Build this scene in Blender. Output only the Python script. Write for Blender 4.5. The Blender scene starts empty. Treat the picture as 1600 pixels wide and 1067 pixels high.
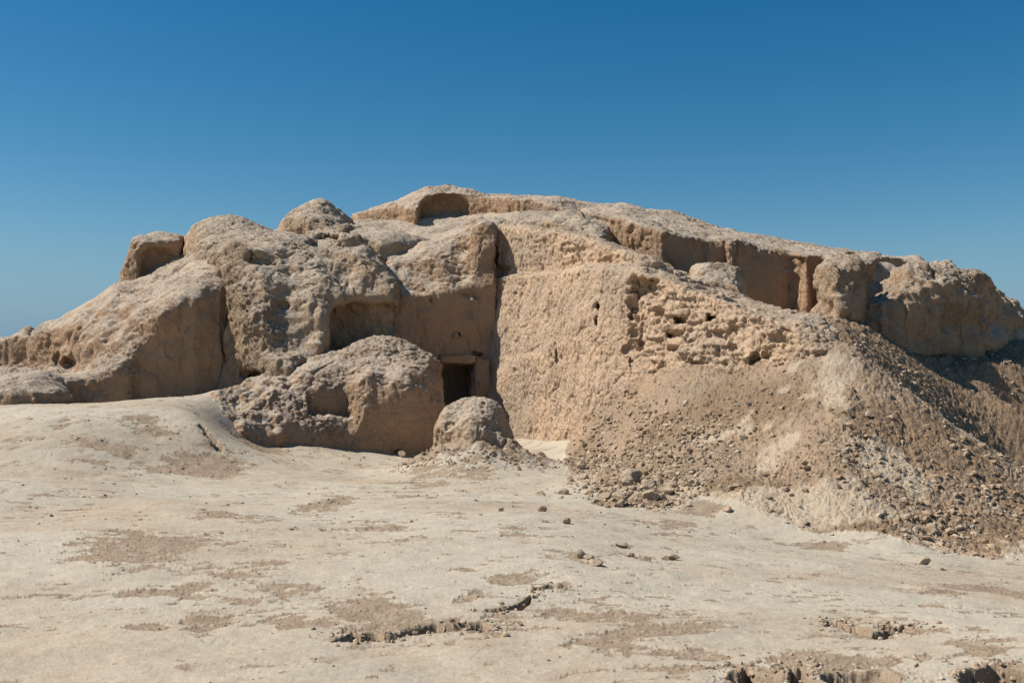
import bpy, math, time
import numpy as np
T0 = time.time()
F32 = np.float32

# ------------------------------------------------------------------ camera, sky, sun
scene = bpy.context.scene
FPX, HZ, EYE = 1570.0, 590.0, 1.7            # focal length in photo pixels, horizon row, eye height
cam_d = bpy.data.cameras.new('camera')
cam = bpy.data.objects.new('camera', cam_d)
scene.collection.objects.link(cam)
cam_d.sensor_width = 36.0
cam_d.lens = 36.0 * FPX / 1600.0
cam_d.shift_y = (HZ - 533.5) / 1600.0
cam_d.clip_start, cam_d.clip_end = 0.1, 9000.0
cam.location = (0, 0, EYE)
cam.rotation_euler = (math.radians(90), 0, 0)
scene.camera = cam

SUN_EL, SUN_AZ = 48.0, 1.0                   # azimuth: degrees the sun stands on the camera's side of due left
sh = math.radians(SUN_AZ)
sun_h = (-math.cos(sh), -math.sin(sh))       # horizontal direction towards the sun
el = math.radians(SUN_EL)
sun_dir = (sun_h[0]*math.cos(el), sun_h[1]*math.cos(el), math.sin(el))
sd = bpy.data.lights.new('sun', 'SUN')
sd.energy = 5.0
sd.angle = math.radians(0.53)
sd.color = (1.0, 0.95, 0.87)
sun = bpy.data.objects.new('sun', sd)
scene.collection.objects.link(sun)
import mathutils
sun.rotation_euler = mathutils.Vector(sun_dir).to_track_quat('Z', 'Y').to_euler()

world = bpy.data.worlds.new('World')
scene.world = world
world.use_nodes = True
wn, wl = world.node_tree.nodes, world.node_tree.links
wn.clear()
sky = wn.new('ShaderNodeTexSky')
sky.sky_type = 'NISHITA'
sky.sun_disc = False
sky.sun_elevation = el
sky.sun_rotation = math.atan2(sun_h[0], sun_h[1])
sky.altitude = 300
sky.air_density = 1.0
sky.dust_density = 0.5
sky.ozone_density = 1.6
hs = wn.new('ShaderNodeHueSaturation')
hs.inputs['Hue'].default_value = 0.492
hs.inputs['Saturation'].default_value = 1.5
bg = wn.new('ShaderNodeBackground')
bg.inputs['Strength'].default_value = 0.067
wo = wn.new('ShaderNodeOutputWorld')
wtc = wn.new('ShaderNodeTexCoord')
wsp = wn.new('ShaderNodeSeparateXYZ'); wl.new(wtc.outputs['Generated'], wsp.inputs[0])
wmr = wn.new('ShaderNodeMapRange'); wmr.inputs[1].default_value = 0.0; wmr.inputs[2].default_value = 0.30
wmr.inputs[3].default_value = 1.0; wmr.inputs[4].default_value = 1.0
wl.new(wsp.outputs[2], wmr.inputs[0])
wvm = wn.new('ShaderNodeVectorMath'); wvm.operation = 'SCALE'
wl.new(sky.outputs[0], wvm.inputs[0]); wl.new(wmr.outputs[0], wvm.inputs['Scale'])
wl.new(wvm.outputs[0], hs.inputs['Color'])
whz = wn.new('ShaderNodeMapRange'); whz.inputs[1].default_value = 0.0; whz.inputs[2].default_value = 0.17
whz.inputs[3].default_value = 0.95; whz.inputs[4].default_value = 0.0
whz.interpolation_type = 'SMOOTHSTEP'
wl.new(wsp.outputs[2], whz.inputs[0])
wmx = wn.new('ShaderNodeMix'); wmx.data_type = 'RGBA'
wmx.inputs[7].default_value = (1.85, 3.6, 5.4, 1)
wl.new(whz.outputs[0], wmx.inputs[0]); wl.new(hs.outputs[0], wmx.inputs[6])
wl.new(wmx.outputs[2], bg.inputs[0])
wl.new(bg.outputs[0], wo.inputs[0])
scene.view_settings.view_transform = 'Standard'
scene.view_settings.look = 'None'
scene.view_settings.exposure = 0.36
scene.view_settings.gamma = 1.0
scene.view_settings.use_curve_mapping = False

# ------------------------------------------------------------------ numpy helpers
def W(px, Y):                                # picture column and distance to world x, y
    return ((px - 800.0) / FPX * Y, Y)
def Zp(py, Y):
    return EYE + (HZ - py) / FPX * Y
def sstep(a, b, x):
    t = np.clip((x - a) / (b - a), 0, 1)
    return t * t * (3 - 2 * t)
def smin(a, b, k):
    h = np.clip(0.5 + 0.5 * (b - a) / k, 0, 1)
    return b + (a - b) * h - k * h * (1 - h)
def smax(a, b, k):
    return -smin(-a, -b, k)

_r = np.random.RandomState(7)
PERM = _r.permutation(4096).astype(np.int32)
PERM = np.concatenate([PERM, PERM])
VAL = _r.uniform(-1, 1, 4096).astype(F32)
def ihash(i, j, k):
    return PERM[(PERM[(PERM[i & 4095] + j) & 4095] + k) & 4095]
def vnoise(x, y, z):                         # smooth value noise, about -1..1
    xi, yi, zi = np.floor(x).astype(np.int32), np.floor(y).astype(np.int32), np.floor(z).astype(np.int32)
    u, v, w = (x - xi).astype(F32), (y - yi).astype(F32), (z - zi).astype(F32)
    u = u*u*u*(u*(u*6-15)+10); v = v*v*v*(v*(v*6-15)+10); w = w*w*w*(w*(w*6-15)+10)
    def c(a, b, d): return VAL[ihash(xi+a, yi+b, zi+d)]
    x00 = c(0,0,0)*(1-u) + c(1,0,0)*u
    x10 = c(0,1,0)*(1-u) + c(1,1,0)*u
    x01 = c(0,0,1)*(1-u) + c(1,0,1)*u
    x11 = c(0,1,1)*(1-u) + c(1,1,1)*u
    y0 = x00*(1-v) + x10*v
    y1 = x01*(1-v) + x11*v
    return y0*(1-w) + y1*w
def fbm(x, y, z, o=4, g=0.5, l=2.03):
    s, a, n = 0, 1.0, 0.0
    for i in range(o):
        s = s + a * vnoise(x + 17.3*i, y - 9.1*i, z + 31.7*i)
        n += a; a *= g; x = x*l; y = y*l; z = z*l
    return s / n * 1.5
def ridged(x, y, z, o=3):
    s, a, n = 0, 1.0, 0.0
    for i in range(o):
        s = s + a * (1 - 2*np.abs(vnoise(x + 7.7*i, y + 3.3*i, z - 5.1*i)))
        n += a; a *= 0.5; x = x*2.1; y = y*2.1; z = z*2.1
    return s / n
def worley(x, y, z, jit=0.9):                # f1, f2-f1, cell value
    xi, yi, zi = np.floor(x).astype(np.int32), np.floor(y).astype(np.int32), np.floor(z).astype(np.int32)
    f1 = np.full(x.shape, 9.0, F32); f2 = f1.copy(); cv = np.zeros(x.shape, F32)
    for a in (-1, 0, 1):
        for b in (-1, 0, 1):
            for c in (-1, 0, 1):
                h = ihash(xi+a, yi+b, zi+c)
                dx = xi+a+0.5+0.5*jit*VAL[h] - x
                dy = yi+b+0.5+0.5*jit*VAL[(h+1021) & 4095] - y
                dz = zi+c+0.5+0.5*jit*VAL[(h+2503) & 4095] - z
                d = np.sqrt(dx*dx+dy*dy+dz*dz).astype(F32)
                m = d < f1
                f2 = np.where(m, f1, np.minimum(f2, d))
                cv = np.where(m, VAL[(h+777) & 4095], cv)
                f1 = np.where(m, d, f1)
    return f1, f2 - f1, cv

def chips(x, y, z, jit=0.95, tilt=1.4):      # angular flakes: every cell a tilted facet at its own height
    xi, yi, zi = np.floor(x).astype(np.int32), np.floor(y).astype(np.int32), np.floor(z).astype(np.int32)
    f1 = np.full(x.shape, 9.0, F32); out = np.zeros(x.shape, F32)
    for a in (-1, 0, 1):
        for b in (-1, 0, 1):
            for c in (-1, 0, 1):
                h = ihash(xi+a, yi+b, zi+c)
                dx = xi+a+0.5+0.5*jit*VAL[h] - x
                dy = yi+b+0.5+0.5*jit*VAL[(h+1021) & 4095] - y
                dz = zi+c+0.5+0.5*jit*VAL[(h+2503) & 4095] - z
                d = (dx*dx+dy*dy+dz*dz).astype(F32)
                v = VAL[(h+777) & 4095]+tilt*(dx*VAL[(h+99) & 4095]+dy*VAL[(h+199) & 4095]+dz*VAL[(h+299) & 4095])
                m = d < f1
                out = np.where(m, v, out); f1 = np.where(m, d, f1)
    return out.astype(F32)

def tag(o, label=None, cat=None, group=None, kind=None):
    if label: o['label'] = label
    if cat: o['category'] = cat
    if group: o['group'] = group
    if kind: o['kind'] = kind
    return o
def link(name, me, mat, parent=None):
    o = bpy.data.objects.new(name, me)
    scene.collection.objects.link(o)
    if mat and not me.materials: me.materials.append(mat)
    if parent: o.parent = parent
    return o
def np_mesh(name, V, Q, attrs=None, smooth=True):
    me = bpy.data.meshes.new(name)
    nv, nq, k = len(V), len(Q), Q.shape[1]
    me.vertices.add(nv)
    me.vertices.foreach_set('co', np.ascontiguousarray(V, F32).ravel())
    me.loops.add(nq*k)
    me.loops.foreach_set('vertex_index', np.ascontiguousarray(Q, np.int32).ravel())
    me.polygons.add(nq)
    me.polygons.foreach_set('loop_start', np.arange(0, nq*k, k, dtype=np.int32))
    me.polygons.foreach_set('loop_total', np.full(nq, k, np.int32))
    me.update(calc_edges=True)
    me.polygons.foreach_set('use_smooth', np.full(nq, smooth, bool))
    for n, a in (attrs or {}).items():
        at = me.attributes.new(n, 'FLOAT', 'POINT')
        at.data.foreach_set('value', np.ascontiguousarray(a, F32))
    return me
def normals(V, Q):
    a, b, c, d = (V[Q[:, i]] for i in range(4))
    fn = np.cross(c - a, d - b)
    N = np.zeros_like(V)
    for i in range(4):
        for ax in range(3):
            N[:, ax] += np.bincount(Q[:, i], fn[:, ax], len(V))
    return N / (np.linalg.norm(N, axis=1, keepdims=True) + 1e-9)

def surface_nets(S, org, h):
    nx, ny, nz = S.shape
    neg = S < 0
    c = np.zeros((nx-1, ny-1, nz-1), np.int8)
    for a in (0, 1):
        for b in (0, 1):
            for d in (0, 1):
                c += neg[a:nx-1+a, b:ny-1+b, d:nz-1+d]
    act = (c > 0) & (c < 8)
    I, J, K = np.nonzero(act)
    idx = np.full(act.shape, -1, np.int32)
    idx[I, J, K] = np.arange(len(I))
    P = np.zeros((len(I), 3)); n = np.zeros(len(I))
    cor = [(a, b, d) for a in (0, 1) for b in (0, 1) for d in (0, 1)]
    for p in cor:
        for ax in range(3):
            if p[ax]: continue
            q = list(p); q[ax] = 1
            s0 = S[I+p[0], J+p[1], K+p[2]]; s1 = S[I+q[0], J+q[1], K+q[2]]
            m = (s0 < 0) != (s1 < 0)
            t = np.where(m, s0 / np.where(m, s0 - s1, 1), 0)
            for x in range(3):
                P[:, x] += m * (p[x] + (t if x == ax else 0))
            n += m
    P = P / n[:, None]
    V = np.stack([I, J, K], 1) + P
    V = V * h + np.array(org)
    quads = []
    for ax in range(3):
        sl0 = [slice(None)]*3; sl1 = [slice(None)]*3
        sl0[ax] = slice(0, -1); sl1[ax] = slice(1, None)
        n0, n1 = neg[tuple(sl0)], neg[tuple(sl1)]
        E = n0 != n1
        o1, o2 = [(1, 2), (2, 0), (0, 1)][ax]
        e = list(np.nonzero(E))
        ok = (e[o1] > 0) & (e[o2] > 0) & (e[o1] < S.shape[o1]-1) & (e[o2] < S.shape[o2]-1)
        e = [x[ok] for x in e]
        fl = n0[tuple(e)]
        def g(d1, d2):
            f = list(e); f[o1] = e[o1]-d1; f[o2] = e[o2]-d2
            return idx[tuple(f)]
        q = np.stack([g(1, 1), g(0, 1), g(0, 0), g(1, 0)], 1)
        q[~fl] = q[~fl][:, ::-1]
        quads.append(q)
    return V, np.concatenate(quads)

def poly_sdf(poly, X, Y):
    p = np.array(poly, float)
    d = np.full(X.shape, 1e9); s = np.ones(X.shape)
    n = len(p); j = n - 1
    for i in range(n):
        ex, ey = p[j]-p[i]
        wx, wy = X-p[i, 0], Y-p[i, 1]
        t = np.clip((wx*ex+wy*ey)/(ex*ex+ey*ey), 0, 1)
        bx, by = wx-ex*t, wy-ey*t
        d = np.minimum(d, bx*bx+by*by)
        c1 = Y >= p[i, 1]; c2 = Y < p[j, 1]; c3 = ex*wy > ey*wx
        s = np.where((c1 & c2 & c3) | (~c1 & ~c2 & ~c3), -s, s)
        j = i
    return s*np.sqrt(d)
def shepard(pts, X, Y, pw=3.0, eps=0.15):    # heights between control points
    n = 0; w = 0
    for x, y, z in pts:
        a = 1.0 / ((X-x)**2+(Y-y)**2+eps*eps)**(pw/2)
        n = n+a*z; w = w+a
    return n/w
class MQ:                                    # smooth surface through control points
    def __init__(s, pts, c=0.6, reg=0.01):
        s.p = np.array(pts, float); s.c = c
        A = s.k(s.p[:, None, 0]-s.p[None, :, 0], s.p[:, None, 1]-s.p[None, :, 1])
        n = len(s.p)
        A = A - reg*np.eye(n)
        M = np.zeros((n+1, n+1)); M[:n, :n] = A; M[n, :n] = 1; M[:n, n] = 1
        s.w = np.linalg.solve(M, np.append(s.p[:, 2], 0))
    def k(s, dx, dy): return np.sqrt(dx*dx+dy*dy+s.c**2)
    def __call__(s, X, Y):
        r = np.full(X.shape, s.w[-1])
        for (x, y, z), w in zip(s.p, s.w[:-1]): r = r + w*s.k(X-x, Y-y)
        return r

# ------------------------------------------------------------------ materials
def lin(r, g, b):
    f = lambda c: ((c/255+0.055)/1.055)**2.4 if c > 10 else c/255/12.92
    return (f(r), f(g), f(b), 1)
def make_mat(name, body, weath, dark, bump=1.0, fine=1.0):
    body, weath, dark = [tuple(c*0.81 for c in q[:3])+(1,) for q in (body, weath, dark)]
    m = bpy.data.materials.new(name); m.use_nodes = True
    nt = m.node_tree; N, L = nt.nodes, nt.links
    bs = N['Principled BSDF']
    bs.inputs['Roughness'].default_value = 0.95
    bs.inputs['Specular IOR Level'].default_value = 0.12
    tc = N.new('ShaderNodeTexCoord')
    geo = N.new('ShaderNodeNewGeometry')
    P = geo.outputs['Position']
    def noise(scale, det=5, rough=0.6, vec=P):
        n = N.new('ShaderNodeTexNoise'); n.inputs['Scale'].default_value = scale
        n.inputs['Detail'].default_value = det; n.inputs['Roughness'].default_value = rough
        L.new(vec, n.inputs['Vector']); return n.outputs['Fac']
    def ramp(f, a, b):
        r = N.new('ShaderNodeMapRange'); r.inputs[1].default_value = a; r.inputs[2].default_value = b
        L.new(f, r.inputs[0]); return r.outputs[0]
    def mix(f, a, b, mode='MIX'):
        x = N.new('ShaderNodeMix'); x.data_type = 'RGBA'; x.blend_type = mode
        for s, v in ((x.inputs[0], f), (x.inputs[6], a), (x.inputs[7], b)):
            if hasattr(v, 'is_linked') or hasattr(v, 'links'): L.new(v, s)
            else: s.default_value = v
        return x.outputs[2]
    def math_(op, a, b):
        x = N.new('ShaderNodeMath'); x.operation = op
        for s, v in zip(x.inputs, (a, b)):
            if hasattr(v, 'links'): L.new(v, s)
            else: s.default_value = v
        return x.outputs[0]
    def attr(n):
        a = N.new('ShaderNodeAttribute'); a.attribute_name = n; return a.outputs['Fac']
    big = noise(0.55, 4)
    mid = noise(3.0, 6, 0.65)
    fin = noise(22.0, 5, 0.7)
    grit = noise(90.0, 3, 0.8)
    b2 = tuple(c*0.84 for c in body[:3])+(1,)
    b3 = (min(1, body[0]*1.12), body[1]*1.04, body[2]*0.96, 1)
    col = mix(ramp(big, 0.35, 0.65), b2, b3)
    wmask = math_('ADD', attr('weather'), math_('MULTIPLY', math_('SUBTRACT', mid, 0.5), 0.9))
    col = mix(ramp(wmask, 0.25, 0.75), col, weath)
    dmask = math_('ADD', attr('gravel'), math_('MULTIPLY', math_('SUBTRACT', fin, 0.5), 0.7))
    col = mix(ramp(dmask, 0.35, 0.65), col, dark)
    lo = mix(ramp(fin, 0.3, 0.7), (0.86, 0.85, 0.84, 1), (1.1, 1.1, 1.1, 1))
    col = mix(1.0, col, lo, 'MULTIPLY')
    lo2 = mix(ramp(grit, 0.25, 0.75), (0.86, 0.85, 0.84, 1), (1.1, 1.1, 1.1, 1))
    col = mix(1.0, col, lo2, 'MULTIPLY')
    L.new(col, bs.inputs['Base Color'])
    # small relief
    vo = N.new('ShaderNodeTexVoronoi'); vo.inputs['Scale'].default_value = 25.0
    L.new(P, vo.inputs['Vector'])
    h1 = math_('MULTIPLY', fin, 0.6)
    h2 = math_('MULTIPLY', grit, 0.22*fine)
    vm = N.new('ShaderNodeVectorMath'); vm.operation = 'SUBTRACT'
    vs = N.new('ShaderNodeVectorMath'); vs.operation = 'SCALE'; vs.inputs['Scale'].default_value = 1.0
    L.new(vo.outputs['Position'], vs.inputs[0])
    L.new(P, vm.inputs[0]); L.new(vs.outputs[0], vm.inputs[1])
    vc = N.new('ShaderNodeVectorMath'); vc.operation = 'SUBTRACT'; vc.inputs[1].default_value = (.5, .5, .5)
    L.new(vo.outputs['Color'], vc.inputs[0])
    vd = N.new('ShaderNodeVectorMath'); vd.operation = 'DOT_PRODUCT'
    L.new(vm.outputs[0], vd.inputs[0]); L.new(vc.outputs[0], vd.inputs[1])
    h3 = math_('MULTIPLY', vd.outputs['Value'], 17.0)
    hh = math_('ADD', math_('ADD', h1, h2), h3)
    rough_amt = math_('ADD', attr('rough'), 0.25)
    bm = N.new('ShaderNodeBump'); bm.inputs['Distance'].default_value = 0.065*bump
    L.new(rough_amt, bm.inputs['Strength'])
    L.new(hh, bm.inputs['Height']); L.new(bm.outputs[0], bs.inputs['Normal'])
    return m

CLAY_SHADE = (0.47, 0.323, 0.214, 1)  # wall clay with shade mixed into it: darker and redder
CLAYR = (0.43, 0.285, 0.175, 1)
CRUST = (0.58, 0.472, 0.362, 1)
GROUND = (0.545, 0.478, 0.372, 1)
SOIL = (0.36, 0.26, 0.17, 1)
M_wall_shade = make_mat('mud_wall_shade_tone', CLAY_SHADE, CRUST, SOIL)  # body toned darker and redder to deepen the walls in shade
M_wall_lit = make_mat('plaster_sun_tone', (0.63, 0.477, 0.342, 1), (0.56, 0.46, 0.345, 1), (0.42, 0.30, 0.2, 1), 1.1)  # same earth in a paler body, sunlight put into the colour
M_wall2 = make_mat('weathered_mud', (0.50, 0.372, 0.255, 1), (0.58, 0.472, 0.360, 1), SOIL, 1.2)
M_ground = make_mat('ground_crust', (0.47, 0.39, 0.295, 1), GROUND, (0.385, 0.29, 0.20, 1), 0.2, 1.6)
M_slope = make_mat('rubble_soil', (0.49, 0.37, 0.26, 1), (0.56, 0.46, 0.34, 1), (0.36, 0.25, 0.16, 1), 0.7)
M_rock = make_mat('dry_clod', (0.50, 0.385, 0.27, 1), (0.54, 0.44, 0.33, 1), SOIL, 0.5)
M_wood = make_mat('lintel_earth', (0.50, 0.34, 0.21, 1), (0.45, 0.32, 0.2, 1), SOIL, 0.5)

# ------------------------------------------------------------------ ground
gp = []
def g(px, py, Y): gp.append((*W(px, Y), Zp(py, Y)))
def gz(px, Y, z): gp.append((*W(px, Y), z))
for px in (-400, 0, 400, 800, 1200, 1600, 2000):
    gz(px, 3, 0.0); gz(px, 6, 0.0)
    if px < 1000: gz(px, 10, 0.0)
for t in """0 735 17.2;0 700 18.1;0 665 19;0 643 20.2;0 640 24;-200 735 17.2;-200 680 18.6;-200 643 20.4;0 745 15
150 735 17.4;150 700 18.2;150 660 19.3;150 636 20.8;150 627 22.0;100 645 24.6;200 640 24.6;290 632 24.6;0 634 22;250 735 17.9;250 705 18.7;250 662 20;250 627 21.8;250 622 22.8;310 620 23.2
290 642 20.8;302 668 20;318 702 19.3;345 738 18.4;345 674 21.5;375 682 22.4;335 640 22.6;335 616 24;345 609 24.8;400 742 18.4;400 705 21;420 685 23.2;500 765 16.8;500 702 23;540 703 23.8
620 713 24;620 745 20;620 800 13.5;700 712 24.8;720 692 27;745 728 19.9;785 680 27.8;830 683 26.2;900 682 24.6;830 702 24;850 742 20;850 800 13.4
300 800 13.2;500 850 10.8;300 900 8.7;100 800 13.2;900 702 23.3;880 752 18.5;920 662 24;950 622 23.7;1000 600 22.9;1050 578 22;1150 580 20.9;1290 592 18.9
950 700 21.5;1000 700 20.3;1000 650 21.6;1050 650 20.5;1050 700 19.3;1000 760 17.3;1000 798 15.7;1100 700 18.6;1100 640 19.8;1100 798 15.8;1150 760 16.4
1200 640 18.9;1200 700 17.7;1200 760 16.3;1250 818 15.2;1300 640 17.9;1300 700 16.9;1300 760 15.9;1300 825 15;1325 540 19.3;1350 562 19.1;1400 600 18.8
1450 640 18.5;1500 675 18.3;1550 705 18.1;1600 738 17.9;1700 800 17.6;1400 700 17.2;1400 760 16.1;1400 838 14.6;1500 740 16.8;1500 800 15.7;1500 852 14.6
1600 800 16.2;1600 862 14.5;1700 862 14.8;1900 880 15;1000 850 12;1300 880 11;1600 905 11.5;1600 960 8.4;1300 1000 6.8;1600 742 24;1600 680 26;1600 640 25.4
1500 640 24.5;1500 600 25.8;1560 575 26.6;1600 556 28;1600 600 26.4;1560 562 27.4;1650 560 28.4;1700 570 29;1500 560 28;1400 562 24;1400 537 26.2;1350 545 22;1340 502 25.5;1320 512 22.5;1700 700 27;1700 600 32;1900 700 33""".replace('\n', ';').split(';'):
    g(*[float(v) for v in t.split()])
gz(1350, 20.3, 1.8); gz(1325, 20.4, 2.2); gz(1400, 20.4, 1.3); gz(1450, 20.4, 0.75); gz(1500, 20.4, 0.2); gz(1600, 20.4, -0.75); gz(1750, 20.5, -1.9); gz(2000, 21, -2.4)
for px in (-300, 0, 400, 800, 1100): gz(px, 34, 1.0)
for px in (-500, 200, 800, 1300, 1800, 2300): gz(px, 60, 0.0)
gz(-800, 22, 0.9); gz(-800, 12, 0.1); gz(2400, 30, -1.0)
GMQ = MQ(gp, 0.5, 0.02)
GX = np.arange(-45, 50, 0.125); GY = np.arange(-6, 75, 0.125)
gxx, gyy = np.meshgrid(GX, GY, indexing='ij')
GBASE = GMQ(gxx, gyy)
GBASE = GBASE * sstep(72, 60, gyy) * sstep(44, 36, np.abs(gxx)) * sstep(-5, 2, gyy)
def bil(A, X, Y):
    fx = np.clip((X-GX[0])/0.125, 0, len(GX)-1.001); fy = np.clip((Y-GY[0])/0.125, 0, len(GY)-1.001)
    i = fx.astype(int); j = fy.astype(int); u = fx-i; v = fy-j
    return (A[i, j]*(1-u)+A[i+1, j]*u)*(1-v)+(A[i, j+1]*(1-u)+A[i+1, j+1]*u)*v
def ground_at(px, py):                       # point of the smooth ground seen at a pixel of the photo
    Y = np.linspace(4.5, 34, 1200)
    X = (px-800)/FPX*Y
    z = bil(GBASE, X, Y)
    d = z-(EYE-(py-HZ)/FPX*Y)
    k = np.argmax(d > 0)
    return X[k], Y[k]

def seg_dist(pts, X, Y):
    best = np.full(X.shape, 1e9); T = np.zeros(X.shape); side = np.zeros(X.shape)
    n = len(pts)-1
    for i in range(n):
        (ax, ay), (bx, by) = pts[i], pts[i+1]
        ex, ey = bx-ax, by-ay
        t = np.clip(((X-ax)*ex+(Y-ay)*ey)/(ex*ex+ey*ey), 0, 1)
        dx, dy = X-ax-ex*t, Y-ay-ey*t
        d = np.sqrt(dx*dx+dy*dy)
        m = d < best
        best = np.where(m, d, best); T = np.where(m, (i+t)/n, T)
        side = np.where(m, np.sign(ex*dy-ey*dx), side)
    return best, T, side
def chain(s): return [ground_at(*[float(v) for v in p.split(',')]) for p in s.split()]

PATCH = [  # px, py, half width px, half height px, strength, tilt
 (245,860,120,24,1.15),(185,700,90,12,.7),(120,722,80,9,.6),(270,672,45,12,.9),(330,735,50,18,1.15),(90,660,22,10,.8),(235,655,60,9,.6),
 (400,690,40,14,.9),(470,722,30,5,.5),(330,806,38,10,.9),(505,787,38,12,.9),(250,935,45,8,.8),(300,975,42,22,.9),(210,982,50,10,.8),
 (90,945,35,8,.7),(580,942,85,14,1.2),(440,925,60,6,.6),(480,970,80,10,.7),(740,930,36,14,.9),(785,905,60,6,.8),(640,968,70,14,1.1),
 (570,955,90,8,.6),(900,962,100,12,1.0),(960,990,120,16,1.05),(1090,1012,80,14,1.0),(1050,1035,110,12,1.0),(870,1010,30,10,.5),(1180,1035,90,25,.9),
 (1310,1025,110,20,1.1),(1570,925,50,13,1.3),(1450,915,30,6,.7),(1540,1005,40,12,.8),(1100,795,32,16,1.0),(1240,795,45,20,1.0),
 (1280,852,40,7,.7),(660,740,50,20,.7),(740,745,50,14,.6),(1040,820,50,14,.7),(810,838,25,7,.6),(905,868,50,8,.7),(960,850,30,5,.6),
 (430,880,60,5,.5),(560,880,50,5,.5),(350,910,50,5,.6),(1000,870,50,6,.6),(700,885,50,6,.5),(600,830,60,6,.5),(720,830,40,5,.5)]
PATCHW = []
for (px, py, w, h_, s) in PATCH:
    x, y = ground_at(px, py)
    x2, y2 = ground_at(px, py-h_); x3, y3 = ground_at(px, py+h_)
    PATCHW.append((x, y, w/FPX*y*1.0, max(0.08, abs(y2-y3)/2), s))
GUL = [  # polyline, half width, depth, roughness
 (chain('752,953 775,951 800,946 822,938 832,930'), 0.055, 0.15),
 (chain('838,922 850,920 866,919 884,914'), 0.075, 0.09),
 (chain('535,986 560,990 600,990 640,982 690,979 740,978 765,978'), 0.12, 0.13),
 (chain('1312,974 1330,982 1352,988 1372,989 1392,985 1412,979'), 0.12, 0.22),
 (chain('312,664 322,680 338,698 352,712'), 0.10, 0.16),
 (chain('1400,640 1416,660 1410,690 1420,720 1440,735 1436,752'), 0.10, 0.07),
 (chain('1155,1040 1180,1052 1205,1056'), 0.13, 0.18),
 ([W(1478, 18.75), W(1500, 18.7), W(1530, 18.6), W(1562, 18.45)], 0.16, 0.30),
 (chain('1215,1062 1245,1055 1262,1042'), 0.15, 0.22),
 (chain('1540,1062 1560,1052 1580,1046 1600,1052 1640,1060'), 0.17, 0.22),
 (chain('1320,1066 1350,1058 1385,1060 1400,1072'), 0.14, 0.09),
]
TONGUE = [(*ground_at(px, py), w/FPX*ground_at(px, py)[1], d) for px, py, w, d in ((1215,715,28,.7),(1160,780,70,.5),(1290,795,90,.5),(1400,740,35,1.0),(1345,655,30,.8),(1040,760,60,.7),(960,730,20,.5),(1080,735,50,.5),(1595,560,35,.8))]
RIDGE = [W(1372, 19.0), W(1400, 18.85), W(1450, 18.55), W(1500, 18.35), W(1550, 18.15), W(1600, 17.95), W(1700, 17.6)]
SLOPE_POLY = [ground_at(*p) for p in ((884,700),(880,745),(935,790),(1010,800),(1090,780),(1180,800),(1260,835),(1380,840),(1450,860),(1600,872))]
SLOPE_POLY += [W(2300, 15), W(2300, 40), W(1700, 36), W(1400, 30), W(1280, 24), W(1290, 21), W(1180, 23), W(1000, 25), W(920, 26.5)]

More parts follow.
